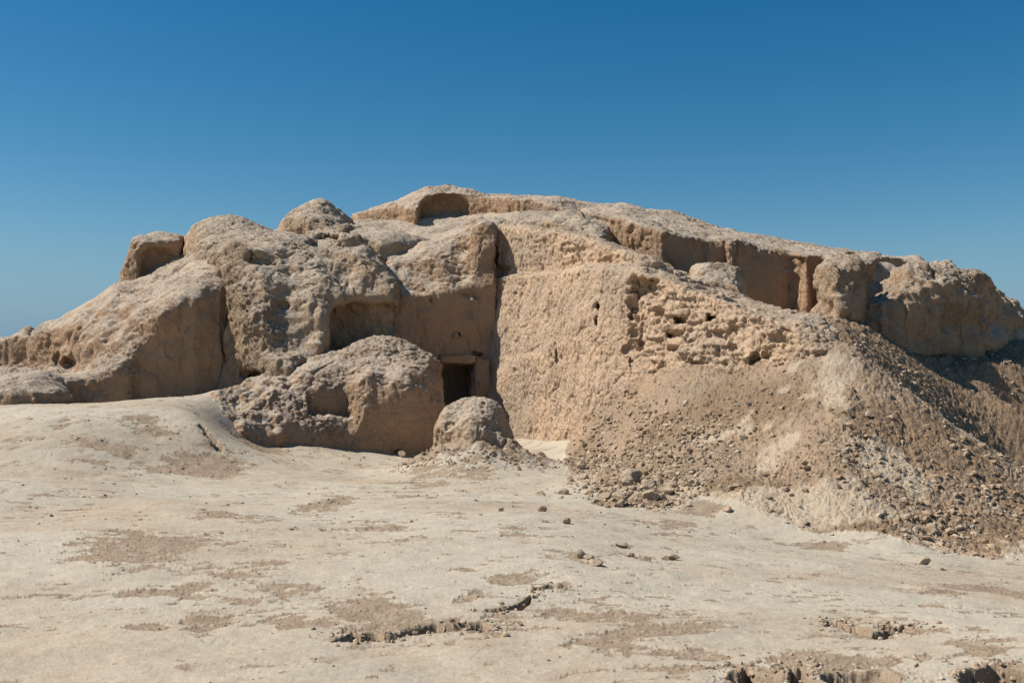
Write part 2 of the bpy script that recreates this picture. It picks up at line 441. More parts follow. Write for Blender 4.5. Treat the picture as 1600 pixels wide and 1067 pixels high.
STX, STY = W(748, 21.0)[0], 20.9
def ground_fields(X, Y):
    """height, gravel, weather, rough, slope mask"""
    z = bil(GBASE, X, Y)
    near = sstep(60, 35, Y)*sstep(-2, 2, Y)
    s = np.clip(-poly_sdf(SLOPE_POLY, X, Y)+0.25*fbm(X*1.2, Y*1.2, X*0, 3), -1, 1)
    slope = sstep(-0.15, 0.35, s)
    fl = 1-slope
    zero = X*0
    z = z + near*0.05*fbm(X*0.45, Y*0.45, zero, 3) + near*fl*0.010*fbm(X*2.2+5, Y*2.2, zero+3, 3)
    sk = np.exp(-(((X-STX)/1.38)**2+((Y-STY)/1.12)**2)**1.0)
    z = z+0.66*sk*(1+0.25*fbm(X*3, Y*3, zero+70, 3))+0.022*sk*chips(X*9, Y*9, zero)
    # flaked-off patches of the crust
    wx = X+0.25*fbm(X*1.1, Y*1.1, zero+8, 3); wy = Y+0.25*fbm(X*1.1+9, Y*1.1, zero+2, 3)
    pm = zero-0.15
    for (x, y, a, b, st) in PATCHW:
        q = ((wx-x)/a)**2+((wy-y)/b)**2
        pm = np.maximum(pm, st*1.0*np.exp(-q*0.8)-0.15)
    ca, sa = math.cos(-0.25), math.sin(-0.25)
    ux, uy = X*ca-Y*sa, X*sa+Y*ca
    n1 = fbm(ux*1.3, uy*2.6, zero+11, 5, 0.6)
    n2 = fbm(ux*4.5, uy*7.0, zero+5, 4, 0.6)
    n3 = fbm(ux*14, uy*24, zero+9, 3, 0.6)
    pf = pm*1.15+0.60*n1+0.36*n2+0.22*n3-0.26
    patch = sstep(0.02, 0.16, pf)*near
    small = sstep(0.55, 0.62, fbm(ux*5.0+3, uy*11.0, zero+21, 3, 0.55)+0.45*n1)*near
    patch = np.maximum(patch, small*0.8)*fl
    f1, fe, cv = worley(X*26, Y*26, zero)
    f1b, feb, cvb = worley(X*9, Y*9, zero+4)
    z = z - patch*(0.012-0.009*sstep(0.5, 0.1, f1)*(0.6+0.4*cv)) + patch*0.014*np.maximum(0, fbm(X*7, Y*7, zero+1, 3))
    edge = patch*(1-patch)*4
    z = z + edge*0.004
    # thin plates and wrinkles of the crust
    pl = fbm(ux*2.2, uy*3.8, zero+40, 4, 0.55)*5
    z = z + near*fl*0.0028*(np.floor(pl)+sstep(0.0, 0.12, pl-np.floor(pl)))
    z = z + near*fl*0.0015*fbm(X*18, Y*30, zero+3, 3)
    gravel = patch*(0.75+0.25*cvb)
    rough = np.maximum(patch*0.8+0.1, np.minimum(1, sk*2))
    gravel = np.maximum(gravel, sstep(0.1, 0.6, sk+0.3*fbm(X*2.5, Y*2.5, zero+71, 3))*0.8)
    for pts, hw, dp in GUL:
        bx = [p[0] for p in pts]; by = [p[1] for p in pts]
        m = (X > min(bx)-0.8) & (X < max(bx)+0.8) & (Y > min(by)-0.8) & (Y < max(by)+0.8)
        if not m.any(): continue
        xm, ym = X[m], Y[m]
        jx = xm+hw*0.8*fbm(xm*4, ym*4, xm*0, 2); jy = ym+hw*0.8*fbm(xm*4+5, ym*4, xm*0, 2)
        d, t, sd_ = seg_dist(pts, jx, jy)
        wob = 0.9+0.45*vnoise(xm*7, ym*7, xm*0)
        env = sstep(0, 0.12, t)*sstep(1, 0.88, t)
        hwv = hw*wob*(0.35+0.65*env)
        c = sstep(1.0, 0.55, d/hwv)
        r = sstep(3.2, 1.0, d/hwv)
        k1, k2, k3 = worley(xm*32, ym*32, xm*0)
        z[m] -= dp*c*(0.35+0.65*env)*(0.8+0.3*k3) 
        z[m] += r*(0.014*(0.5+k3)*sstep(0.5, 0.1, k1)+0.018*c*chips(xm*20, ym*20, xm*0)*(dp > 0.1))
        gravel[m] = np.maximum(gravel[m], np.maximum(sstep(1.35, 1.0, d/hwv), r*0.55*(0.5+vnoise(xm*9, ym*9, xm*0))))
        rough[m] = np.maximum(rough[m], np.maximum(c, r*0.8))
    # rubble slope: clods, crusted tongues and brown soil
    cr = fbm(X*0.8+2, Y*0.9, zero+60, 4, 0.6)
    ct = zero-0.35
    for (x, y, a_, b_) in TONGUE:
        ct = np.maximum(ct, 0.75*np.exp(-(((wx-x)/a_)**2+((wy-y)/b_)**2))-0.25)
    crust_t = sstep(-0.15, 0.25, cr*1.1+ct)*np.maximum(sstep(21.0, 19.8, Y), sstep(25.5, 26.5, Y))
    rd, rt, rs_ = seg_dist(RIDGE, wx, wy)
    crust_t = np.maximum(crust_t, sstep(0.22, 0.08, rd)*sstep(0.0, 0.2, rt))
    cd = 1-0.75*crust_t
    z = z + slope*near*(0.03*chips(X*3.2, Y*3.2, z*3.2)*cd*sstep(-0.3, 0.4, fbm(X*0.7, Y*0.7, zero+5, 2))
        + 0.020*chips(X*8, Y*8, z*8)*cd + 0.009*chips(X*18, Y*18, z*18)
        + 0.06*fbm(X*0.9, Y*0.9, zero+6, 4)+0.02*fbm(X*5, Y*5, zero+16, 3))
    steps = fbm(X*1.5, Y*2.5, zero+77, 3)*3
    z = z + slope*near*0.035*(sstep(0.0, 0.10, steps-np.floor(steps))-(steps-np.floor(steps)))
    gravel = np.where(slope > 0.5, np.clip(0.40-0.6*crust_t+0.75*fbm(X*0.8, Y*0.8, zero+90, 4)+0.5*sstep(6.5, 8.2, X)+0.5*sstep(20.0, 21.0, Y)*sstep(5, 6.5, X), 0, 1)*slope, gravel)
    weather = np.where(slope > 0.5, 0.1+0.5*crust_t, 0.62+0.3*fbm(X*0.4, Y*0.7, zero+14, 3))
    rough = np.where(slope > 0.5, 0.9-0.4*crust_t, rough)
    return z, gravel, weather, rough, slope

def ground_z(x, y):
    return ground_fields(np.array([float(x)]), np.array([float(y)]))[0][0]

rows = []
py = 1150.0
while EYE*FPX/(py-HZ) < 12: rows.append(EYE*FPX/(py-HZ)); py -= 1.15
Y = 12.0
while Y < 19.5: rows.append(Y); Y += 0.028
while Y < 30: rows.append(Y); Y += 0.045
while Y < 70: rows.append(Y); Y *= 1.02
while Y < 6000: rows.append(Y); Y *= 1.25
front = [-3000, -800, -200, -60, -20, -6, -2, 0.5, 2, 3, 3.8, 4.3]
rows = np.array(rows)
ang = np.arange(-0.56, 0.56, 0.00092)
ang = np.concatenate([[-40, -12, -5, -3, -2, -1.4, -1.0, -0.8, -0.66, -0.6], ang, [0.58, 0.62, 0.7, 0.85, 1.1, 1.5, 2.2, 3.2, 6, 12, 40]])
XX = rows[:, None]*ang[None, :]
YY = rows[:, None]+0*ang[None, :]
# a fan from the first row, carried straight back behind the viewpoint
r0 = rows[0]
FX = np.array(front)[:, None]*0+r0*ang[None, :]*(1+np.clip(4-np.array(front), 0, None)[:, None]*0.02)
FY = np.array(front)[:, None]+0*ang[None, :]
XX = np.concatenate([FX, XX]); YY = np.concatenate([FY, YY])
sh_ = XX.shape
gzv, ggr, gwe, gro, gsl = [a.reshape(sh_) for a in ground_fields(XX.ravel(), YY.ravel())]
ii, jj = np.meshgrid(np.arange(sh_[0]-1), np.arange(sh_[1]-1), indexing='ij')
base = (ii*sh_[1]+jj).ravel()
GQ = np.stack([base, base+1, base+sh_[1]+1, base+sh_[1]], 1)
GV = np.stack([XX.ravel(), YY.ravel(), gzv.ravel()], 1)
smk = gsl.ravel()[GQ].mean(1) > 0.5
def sub_mesh(name, sel, mat):
    Q = GQ[sel]
    u, inv = np.unique(Q, return_inverse=True)
    me = np_mesh(name, GV[u], inv.reshape(Q.shape), {'gravel': ggr.ravel()[u], 'weather': gwe.ravel()[u], 'rough': gro.ravel()[u]})
    return link(name, me, mat)
tag(sub_mesh('ground', ~smk, M_ground), 'pale cracked earth ground with flaked tan patches', None, None, 'structure')
tag(sub_mesh('rubble_slope', smk, M_slope), 'brown slope of fallen earth and crumbled mud brick below the ruin', None, None, 'structure')
print('ground', len(GV), time.time()-T0)

# ------------------------------------------------------------------ eroded earth masses
TA = math.radians(12)
NA = np.array([math.sin(TA), -math.cos(TA), 0])
BD = np.array([0.57, -0.82, 0]); BD /= np.linalg.norm(BD)
BN = np.array([BD[1], -BD[0], 0])            # the lit wall faces left and towards the viewer
def P_(s, d=0):                              # 'px,Y px,Y ...' to plan polygon
    return [W(float(t.split(',')[0]), float(t.split(',')[1])+d) for t in s.split()]
def T_(s, d=0):
    r = []
    for t in s.split():
        px, py, Y = [float(v) for v in t.split(',')]
        Y += d
        r.append((*W(px, Y), Zp(py, Y)))
    return r

def mass(name, subs, mat, h=0.05, seed=0, kb=0.25, cuts=(), lump=0.10, mid=0.05, fine=0.02, runnel=0.05, brick=None,
         weather=0.75, gravel=0.0, zmin=-0.8, parent=None, post=None, crumb=1.0, wob=0.12, smoothA=0.6, pits=0.03, courses=0.0):
    """subs: (plan polygon, top control points, edge rounding, batter)"""
    xs = [p[0] for s in subs for p in s[0]]; ys = [p[1] for s in subs for p in s[0]]
    zs = [p[2] for s in subs for p in s[1]]
    mg = 0.55 + max(s[3] for s in subs)*3
    x0, x1, y0, y1, z1 = min(xs)-mg, max(xs)+mg, min(ys)-mg, max(ys)+0.3, max(zs)+0.5
    ax = np.arange(x0, x1, h); ay = np.arange(y0, y1, h); az = np.arange(zmin, z1, h)
    X2, Y2 = np.meshgrid(ax, ay, indexing='ij')
    S = None
    wobx = wob*fbm(X2*0.7+seed, Y2*0.7, X2*0+seed*3.1, 3)+0.35*wob*fbm(X2*2.5+seed, Y2*2.5, X2*0, 2)
    for poly, top, k, bat in subs:
        pl = poly_sdf(poly, X2, Y2)+wobx
        zt = [t[2] for t in top]
        tp = (np.clip(MQ(top, 0.25, 0.01)(X2, Y2), min(zt)-0.05, max(zt)+0.05) if len(top) > 3 else shepard(top, X2, Y2))+0.05*wob/0.12*fbm(X2*0.9, Y2*0.9, X2*0+seed+7, 3)
        z = az[None, None, :].astype(F32)
        a = (pl.astype(F32)[:, :, None]-bat*np.clip(tp.astype(F32)[:, :, None]-z, 0, 6))
        if bat: a = a/math.sqrt(1+bat*bat)
        f = smax(a, z-tp.astype(F32)[:, :, None], k)
        S = f if S is None else smin(S, f, kb)
    del f, a
    X3, Y3, Z3 = X2.astype(F32)[:, :, None], Y2.astype(F32)[:, :, None], az.astype(F32)[None, None, :]
    for c, ck in cuts:
        cx, cy, cz, rad = c.box
        i0, i1 = np.searchsorted(ax, [cx-rad, cx+rad]); j0, j1 = np.searchsorted(ay, [cy-rad, cy+rad]); k0, k1 = np.searchsorted(az, [cz-rad, cz+rad])
        if i1 <= i0 or j1 <= j0 or k1 <= k0: continue
        bx_, by_, bz_ = np.meshgrid(ax[i0:i1], ay[j0:j1], az[k0:k1], indexing='ij')
        am = c.amp
        n_a = fbm(bx_*3.5+seed, by_*3.5, bz_*3.5, 2); n_b = fbm(bx_*7+seed+9, by_*7, bz_*7, 2)
        S[i0:i1, j0:j1, k0:k1] = smax(S[i0:i1, j0:j1, k0:k1], -(c(bx_, by_, bz_)+am*(n_a+0.6*n_b)), ck)
    S[0], S[-1], S[:, 0], S[:, -1] = 1, 1, 1, 1
    S[:, :, 0] = 1; S[:, :, -1] = 1
    V, Q = surface_nets(S, (x0, y0, zmin), h)
    del S
    N = normals(V, Q)
    x, y, z_ = V[:, 0]+seed*3.7, V[:, 1], V[:, 2]
    nz = N[:, 2]
    steep = 1-np.abs(nz)
    lip = sstep(0.05, 0.30, nz)*sstep(0.85, 0.45, nz)
    fA = sstep(0.80, 0.95, N@NA)*smoothA
    q0 = fbm(x*1.5, y*1.5, z_*1.5+2, 2)
    d = 1.35*lump*fbm(x*0.8, y*0.8, z_*0.8, 2)+0.5*lump*fbm(x*1.9, y*1.9, z_*1.9, 2)
    d += mid*0.62*fbm(x*2.2, y*2.6, z_*2.6, 4, 0.5)*(1-0.7*fA)
    rn = ridged(x*4.5+0.5*q0, y*1.6, z_*0.9, 3)
    rn = np.maximum(rn, ridged(x*3.2, y*4.5, z_*0.7, 3)*0.9)
    d += runnel*0.6*(rn-0.2)*(lip+0.3*sstep(0.6, 0.95, steep)*(1-fA))
    q = fbm(x*2, y*2, z_*2+5, 2)
    d += fine*0.4*np.clip(0.3+1.6*q, 0, 2)*chips(x*5.5, y*5.5, z_*4)*(1-0.85*fA)
    d += fine*0.7*(ridged(x*5.2+q, y*5.2, z_*3.0, 4)-0.35)*(1-0.8*fA)
    zone = sstep(-0.1, 0.35, fbm(x*0.9+11, y*0.9, z_*0.9, 3))
    zone = zone*crumb
    d += (fine*0.3+0.013*zone)*chips(x*12+3, y*12, z_*13)*(1-0.9*fA)
    d += 0.007*zone*chips(x*6+8, y*6, z_*7)*(1-0.9*fA)
    d += fine*0.6*fbm(x*14, y*14, z_*10, 3, 0.6)*(1-0.6*fA)
    k1, ke, kc = worley(x*1.5+0.35*q0, y*1.5+0.35*q, z_*1.1)
    d -= 0.035*sstep(0.05, 0.015, ke)*sstep(-0.15, 0.2, fbm(x*0.7+3, y*0.7, z_*0.7, 2))*(1-0.6*fA)
    gl = ridged(x*1.7+0.5*q0, y*0.5, z_*0.25+seed, 2)
    d -= 0.9*runnel*sstep(0.45, 0.95, gl)*sstep(0.35, 0.7, steep)*(1-0.7*fA)
    if courses:
        cz = z_*7.5+0.25*vnoise(x*0.8, y*0.8, z_*0)
        d += courses*(np.abs((cz % 1)-0.5)*2-0.5)*sstep(0.6, 0.95, steep)
    pt = vnoise(x*4.3+9, y*4.3, z_*2.6)+0.5*vnoise(x*10, y*10, z_*8)
    d -= 0.5*pits*sstep(0.55, 0.85, pt)*2.2*(1-0.5*fA)
    gr = np.clip(gravel+0.5*fbm(x*0.8, y*0.8, z_*0.8+3, 4, 0.6), 0, 1)*(1-0.5*fA)
    if brick is not None:
        m = brick(V)*(1-0.5*sstep(0.7, 0.95, nz))
        s = V@BD
        row = np.floor((z_+0.04*vnoise(x, y, z_*0))/0.17)
        cs = s/0.36+(row % 2)*0.5+0.06*vnoise(x*3, y*3, z_*3)
        col = np.floor(cs)
        hh = VAL[ihash(row.astype(int)+50, col.astype(int)+50, np.zeros(len(row), int)+3)]
        u = np.abs(cs-col-0.5)*2; v = np.abs(((z_+0.04*vnoise(x, y, z_*0))/0.17) % 1-0.5)*2
        gro = np.maximum(sstep(0.88, 0.98, u), sstep(0.76, 0.95, v))
        big = fbm(x*1.6, y*1.6, z_*1.6+8, 3)
        fz = ((z_+0.04*vnoise(x, y, z_*0))/0.17) % 1
        pr = sstep(-0.35, 0.25, fbm(x*1.1+4, y*1.1, z_*1.6, 3))
        d += m*(0.035*hh-0.03*sstep(0.88, 0.98, u)*pr+0.035*pr*(sstep(0.0, 0.10, fz)*(1-fz)-0.4)+0.07*big)
        d += m*0.055*chips(x*2.3+5, y*2.3, z_*3.4)
        d -= m*0.09*sstep(0.8, 0.95, -hh+0.35*big)*(1-gro)
        d += m*(0.015*chips(x*3.6, y*3.6, z_*5)+0.018*chips(x*9, y*9, z_*11))
    if post is not None: d += post(V, N)
    V = V+N*d[:, None]
    N2 = normals(V, Q)
    nz = N2[:, 2]
    we_ = sstep(0.15, 0.8, nz)*weather
    gr = np.clip(gr+0.25*zone*(1-fA), 0, 1)*sstep(-0.1, 0.4, N[:, 2]+0.35)
    ro = (0.52-0.25*fA+0.35*zone*(1-fA))
    me = np_mesh(name, V, Q, {'weather': we_, 'gravel': gr*0.75, 'rough': ro})
    o = link(name, me, mat, parent)
    print(name, len(V), round(time.time()-T0, 1))
    return o

def ell(px, py, Y, rx, ry, rz, amp=None):
    cx, cy = W(px, Y); cz = Zp(py, Y)
    f = lambda X, Y_, Z: (((np.abs((X-cx)/rx)**3+np.abs((Y_-cy)/ry)**3+np.abs((Z-cz)/rz)**3)**(1/3))-1)*min(rx, ry, rz)
    f.box = (cx, cy, cz, max(rx, ry, rz)*1.4); f.amp = 0.35*min(rx, ry, rz) if amp is None else amp
    return f
def obox(px, Y, z0, z1, hw, depth, ang, front=0.5):
    """box cut whose front face centre is at px, Y, running back along the face normal"""
    cx, cy = W(px, Y); c, s = math.cos(ang), math.sin(ang)
    def f(X, Y_, Z):
        u = (X-cx)*c+(Y_-cy)*s; v = -(X-cx)*s+(Y_-cy)*c
        return np.maximum(np.maximum(np.abs(u)-hw, np.abs(v-(depth-front)/2)-(depth+front)/2), np.maximum(Z-z1, z0-Z))
    f.box = (cx, cy, (z0+z1)/2, max(depth+front, z1-z0)*0.9+hw); f.amp = 0.015
    return f

def pock(n, px0, px1, py0, py1, Yf, seed):
    r = np.random.RandomState(seed); out = []
    for i in range(n):
        px = r.uniform(px0, px1); py = r.uniform(py0, py1); a = r.uniform(0.02, 0.04)
        out.append((ell(px, py, Yf(px), a*r.uniform(.8, 1.6), 0.06, a), 0.02))
    return out
RG = 'eroded mud walls of the ruin'
# 0 the earth body of the mound behind and between the walls
o = mass('earth_mound', [(P_('40,28.5 200,29 300,28.3 460,28.3 620,28.9 700,30.5 790,30 905,29.6 1040,28.8 1150,29.6 1240,29.5 1330,28.5 1420,30.5 1560,30 1720,31.5 1760,40 1700,42 100,40 -60,34'),
     T_('-60,575,33 0,550,30 0,550,34 60,525,33 130,490,33 200,450,33 60,520,29.5 180,460,29.5 250,430,29.5 330,375,29 400,372,29 470,380,29.2 480,345,32 560,362,30.5 600,362,30 640,374,30.5 700,368,31 760,330,32 700,318,35 850,330,31 900,330,30.5 940,345,30 980,322,33 1050,334,33 1040,352,31 1150,368,32 1240,383,32 1340,395,33 1440,430,33 1500,470,33 1540,500,33 1640,560,32 1760,600,33'), 0.5, 0.25)],
     M_wall2, h=0.07, seed=1, lump=0.07, mid=0.06, fine=0.018, runnel=0.07, weather=0.9, gravel=0.1)
tag(o, 'sun-bleached earth body of the mound between the walls', None, None, 'structure')

# 1 left wall: shaded recess face, lit fluted face and low terrace
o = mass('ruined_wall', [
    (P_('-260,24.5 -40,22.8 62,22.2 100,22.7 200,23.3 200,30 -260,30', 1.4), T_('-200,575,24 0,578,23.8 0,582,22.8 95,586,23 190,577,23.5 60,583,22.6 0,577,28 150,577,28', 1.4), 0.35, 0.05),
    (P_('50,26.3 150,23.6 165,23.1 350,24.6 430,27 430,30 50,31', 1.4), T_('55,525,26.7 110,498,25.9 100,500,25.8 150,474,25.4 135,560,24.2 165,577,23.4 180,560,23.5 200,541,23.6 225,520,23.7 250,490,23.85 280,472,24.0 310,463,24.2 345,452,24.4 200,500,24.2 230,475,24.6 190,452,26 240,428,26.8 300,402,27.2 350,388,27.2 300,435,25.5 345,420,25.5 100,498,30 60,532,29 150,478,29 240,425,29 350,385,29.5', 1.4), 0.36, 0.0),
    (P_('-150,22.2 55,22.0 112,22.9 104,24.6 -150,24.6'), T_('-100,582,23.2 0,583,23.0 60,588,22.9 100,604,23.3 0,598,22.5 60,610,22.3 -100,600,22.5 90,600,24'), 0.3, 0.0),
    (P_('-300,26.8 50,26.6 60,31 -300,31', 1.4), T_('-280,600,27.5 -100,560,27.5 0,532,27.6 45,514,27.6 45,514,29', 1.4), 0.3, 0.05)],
    M_wall_shade, h=0.045, seed=2, kb=0.25, runnel=0.09, mid=0.05, fine=0.013, courses=0.008, lump=0.10,
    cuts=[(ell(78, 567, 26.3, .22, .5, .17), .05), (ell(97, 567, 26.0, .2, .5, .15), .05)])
tag(o, 'long mud wall at the left with a deep shaded recess and fluted sunlit side', 'wall', RG, 'thing')

# 2 upper left block with shaded face
o = mass('ruined_block', [(P_('182,28.4 212,28.1 284,28.9 300,31 182,31', 0.8), T_('180,490,28.6 188,452,28.6 196,420,28.6 205,384,28.6 216,380,28.8 205,394,29.8 188,452,30 240,377,28.8 283,378,29.1 216,379,30 240,377,30.5', 0.8), 0.15, 0.05)],
    M_wall_shade, h=0.04, seed=3, lump=0.07, runnel=0.06, zmin=2, wob=0.10, crumb=0.6,
    cuts=[(ell(254, 420, 29.1, .64, .60, .74, .03), .10)])
tag(o, 'small square mud block at the upper left edge with one shaded face', 'wall', RG, 'thing')
o = mass('ruined_block', [(P_('287,28.3 340,26.4 460,27.0 500,31 290,31', 0.8), T_('290,376,28.5 300,358,28.5 320,348,28.4 350,343,28.4 385,353,28.4 420,363,28.4 455,372,28.4 480,386,28.5 320,395,27 380,385,26.8 440,388,27 350,343,30 420,363,30', 0.8), 0.35, 0.05)],
    M_wall2, h=0.045, seed=4, lump=0.06, mid=0.05, fine=0.013, runnel=0.06, zmin=1.5)
tag(o, 'rounded crumbling wall top just right of the small square block', 'wall', RG, 'thing')

# 3 rugged tower right of the recess with hollow dome
o = mass('ruined_tower', [
    (P_('350,25.9 428,24.6 450,24.5 500,25.3 560,27 560,30.5 350,30.5'), T_('352,440,26.1 375,450,25.7 400,482,25.3 418,520,25.0 430,556,24.8 380,420,26.1 400,432,25.9 418,452,25.75 432,492,25.4 447,564,24.7 447,500,25.5 445,440,26.1 438,405,26.6 470,556,24.9 482,540,25.4 470,490,25.7 484,470,25.9 478,430,26.4 475,402,27 355,402,26.7 375,388,26.9 400,384,27 415,395,26.6 400,370,28.4 450,374,28.6 520,388,28.8'), 0.28, 0.0),
    (P_('486,24.9 560,25.0 622,25.4 622,29 500,29', 1.5), T_('495,476,25.0 515,462,25.1 560,452,25.25 610,448,25.5 500,430,25.6 530,412,25.8 565,405,25.8 612,432,25.8 500,396,26.6 545,390,26.8 590,394,26.8 617,420,26.5 500,388,28.5 560,386,28.5 610,400,28.5', 1.5), 0.42, 0.0)],
    M_wall2, h=0.04, seed=5, kb=0.45, lump=0.13, mid=0.07, fine=0.020, runnel=0.08, pits=0.04, gravel=0.3,
    cuts=[(ell(390, 584, 25.2, .42, .5, .13), .06), (ell(405, 402, 26.3, .3, .3, .14), .15), (ell(505, 378, 28.6, .32, .6, .22), .08), (ell(440, 470, 25.6, .12, .25, .12), .1), (ell(574, 530, 26.5, 1.36, .72, 1.0, .03), .12)])
tag(o, 'rugged brown mud tower left of centre with a dark scooped hollow', 'wall', RG, 'thing')

# 4 front buttress
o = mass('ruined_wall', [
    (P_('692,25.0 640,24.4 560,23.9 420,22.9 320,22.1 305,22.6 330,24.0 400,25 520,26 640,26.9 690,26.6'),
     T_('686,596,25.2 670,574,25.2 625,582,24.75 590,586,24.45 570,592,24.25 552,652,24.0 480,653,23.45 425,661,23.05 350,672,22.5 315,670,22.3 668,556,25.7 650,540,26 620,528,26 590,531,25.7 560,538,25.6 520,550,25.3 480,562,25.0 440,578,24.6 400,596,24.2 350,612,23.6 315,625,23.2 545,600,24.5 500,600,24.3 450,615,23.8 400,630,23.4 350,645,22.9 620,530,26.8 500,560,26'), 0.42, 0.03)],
    M_wall_shade, h=0.032, seed=6, lump=0.08, mid=0.045, fine=0.016, runnel=0.07, pits=0.03, wob=0.07, courses=0.006,
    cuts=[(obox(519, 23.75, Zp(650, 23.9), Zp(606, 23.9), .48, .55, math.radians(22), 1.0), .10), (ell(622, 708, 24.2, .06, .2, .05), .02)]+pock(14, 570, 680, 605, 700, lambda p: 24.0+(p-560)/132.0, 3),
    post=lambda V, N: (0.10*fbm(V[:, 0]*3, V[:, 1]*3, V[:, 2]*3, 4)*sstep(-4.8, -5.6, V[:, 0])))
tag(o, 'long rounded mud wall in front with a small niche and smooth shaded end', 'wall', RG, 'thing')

# 5 door wall, in shade, with lintel and jamb
TD = math.radians(5)
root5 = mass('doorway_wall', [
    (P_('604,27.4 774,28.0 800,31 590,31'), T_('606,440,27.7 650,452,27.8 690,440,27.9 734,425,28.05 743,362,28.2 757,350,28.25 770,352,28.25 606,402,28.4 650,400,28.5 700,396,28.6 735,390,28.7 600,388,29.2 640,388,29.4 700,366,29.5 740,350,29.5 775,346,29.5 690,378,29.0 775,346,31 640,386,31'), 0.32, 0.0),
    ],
    M_wall_shade, h=0.04, seed=7, kb=0.12, runnel=0.09, wob=0.08, courses=0.008, pits=0.035, lump=0.08,
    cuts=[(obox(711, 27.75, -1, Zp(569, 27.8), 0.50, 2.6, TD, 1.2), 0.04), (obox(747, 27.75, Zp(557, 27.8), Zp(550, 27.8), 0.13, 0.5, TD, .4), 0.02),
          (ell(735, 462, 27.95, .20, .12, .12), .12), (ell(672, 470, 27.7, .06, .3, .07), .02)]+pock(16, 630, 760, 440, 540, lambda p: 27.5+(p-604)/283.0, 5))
tag(root5, 'tall shaded mud wall with the dark square doorway', 'wall', RG, 'thing')
def rough_box(name, c, dims, ang, mat, parent, seed, n=14, amp=0.02):
    """a worn slab: subdivided box with rounded, uneven faces"""
    L, D, H = dims
    pts, quads, key = [], [], {}
    def vid(p):
        k = tuple(round(v, 4) for v in p)
        if k not in key: key[k] = len(pts); pts.append(k)
        return key[k]
    g_ = np.linspace(-1, 1, n+1)
    for a in range(3):
        b, c2 = (a+1) % 3, (a+2) % 3
        for s in (-1, 1):
            for i in range(n):
                for j in range(n):
                    q = []
                    for (u, v) in ((g_[i], g_[j]), (g_[i+1], g_[j]), (g_[i+1], g_[j+1]), (g_[i], g_[j+1])):
                        p = [0, 0, 0]; p[a] = s; p[b] = u; p[c2] = v; q.append(vid(p))
                    quads.append(q if s > 0 else q[::-1])
    V = np.array(pts, float); Q = np.array(quads)
    r = (np.abs(V)**10).sum(1)**0.1
    V = V/r[:, None]
    V = V*np.array([L/2, D/2, H/2])
    N = normals(V, Q)
    V = V+N*(amp*fbm(V[:, 0]*3+seed, V[:, 1]*3, V[:, 2]*6, 4))[:, None]
    ca, sa = math.cos(ang), math.sin(ang)
    V = np.stack([V[:, 0]*ca-V[:, 1]*sa+c[0], V[:, 0]*sa+V[:, 1]*ca+c[1], V[:, 2]+c[2]], 1)
    z0 = np.zeros(len(V))
    return link(name, np_mesh(name, V, Q, {'weather': z0, 'gravel': z0, 'rough': z0+0.5}), mat, parent)
lx, ly = W(713, 27.7)
rough_box('lintel', (lx, ly+0.28, Zp(561, 27.7)), (1.0, 0.5, 0.20), TD, M_wood, root5, 3, amp=0.06)
jx, jy = W(752, 27.72)
rough_box('door_jamb', (jx, jy+0.36, (Zp(559, 27.7)-0.9)/2), (0.46, 0.6, Zp(559, 27.7)+0.9), TD, M_wall_shade, root5, 9, n=30, amp=0.06)

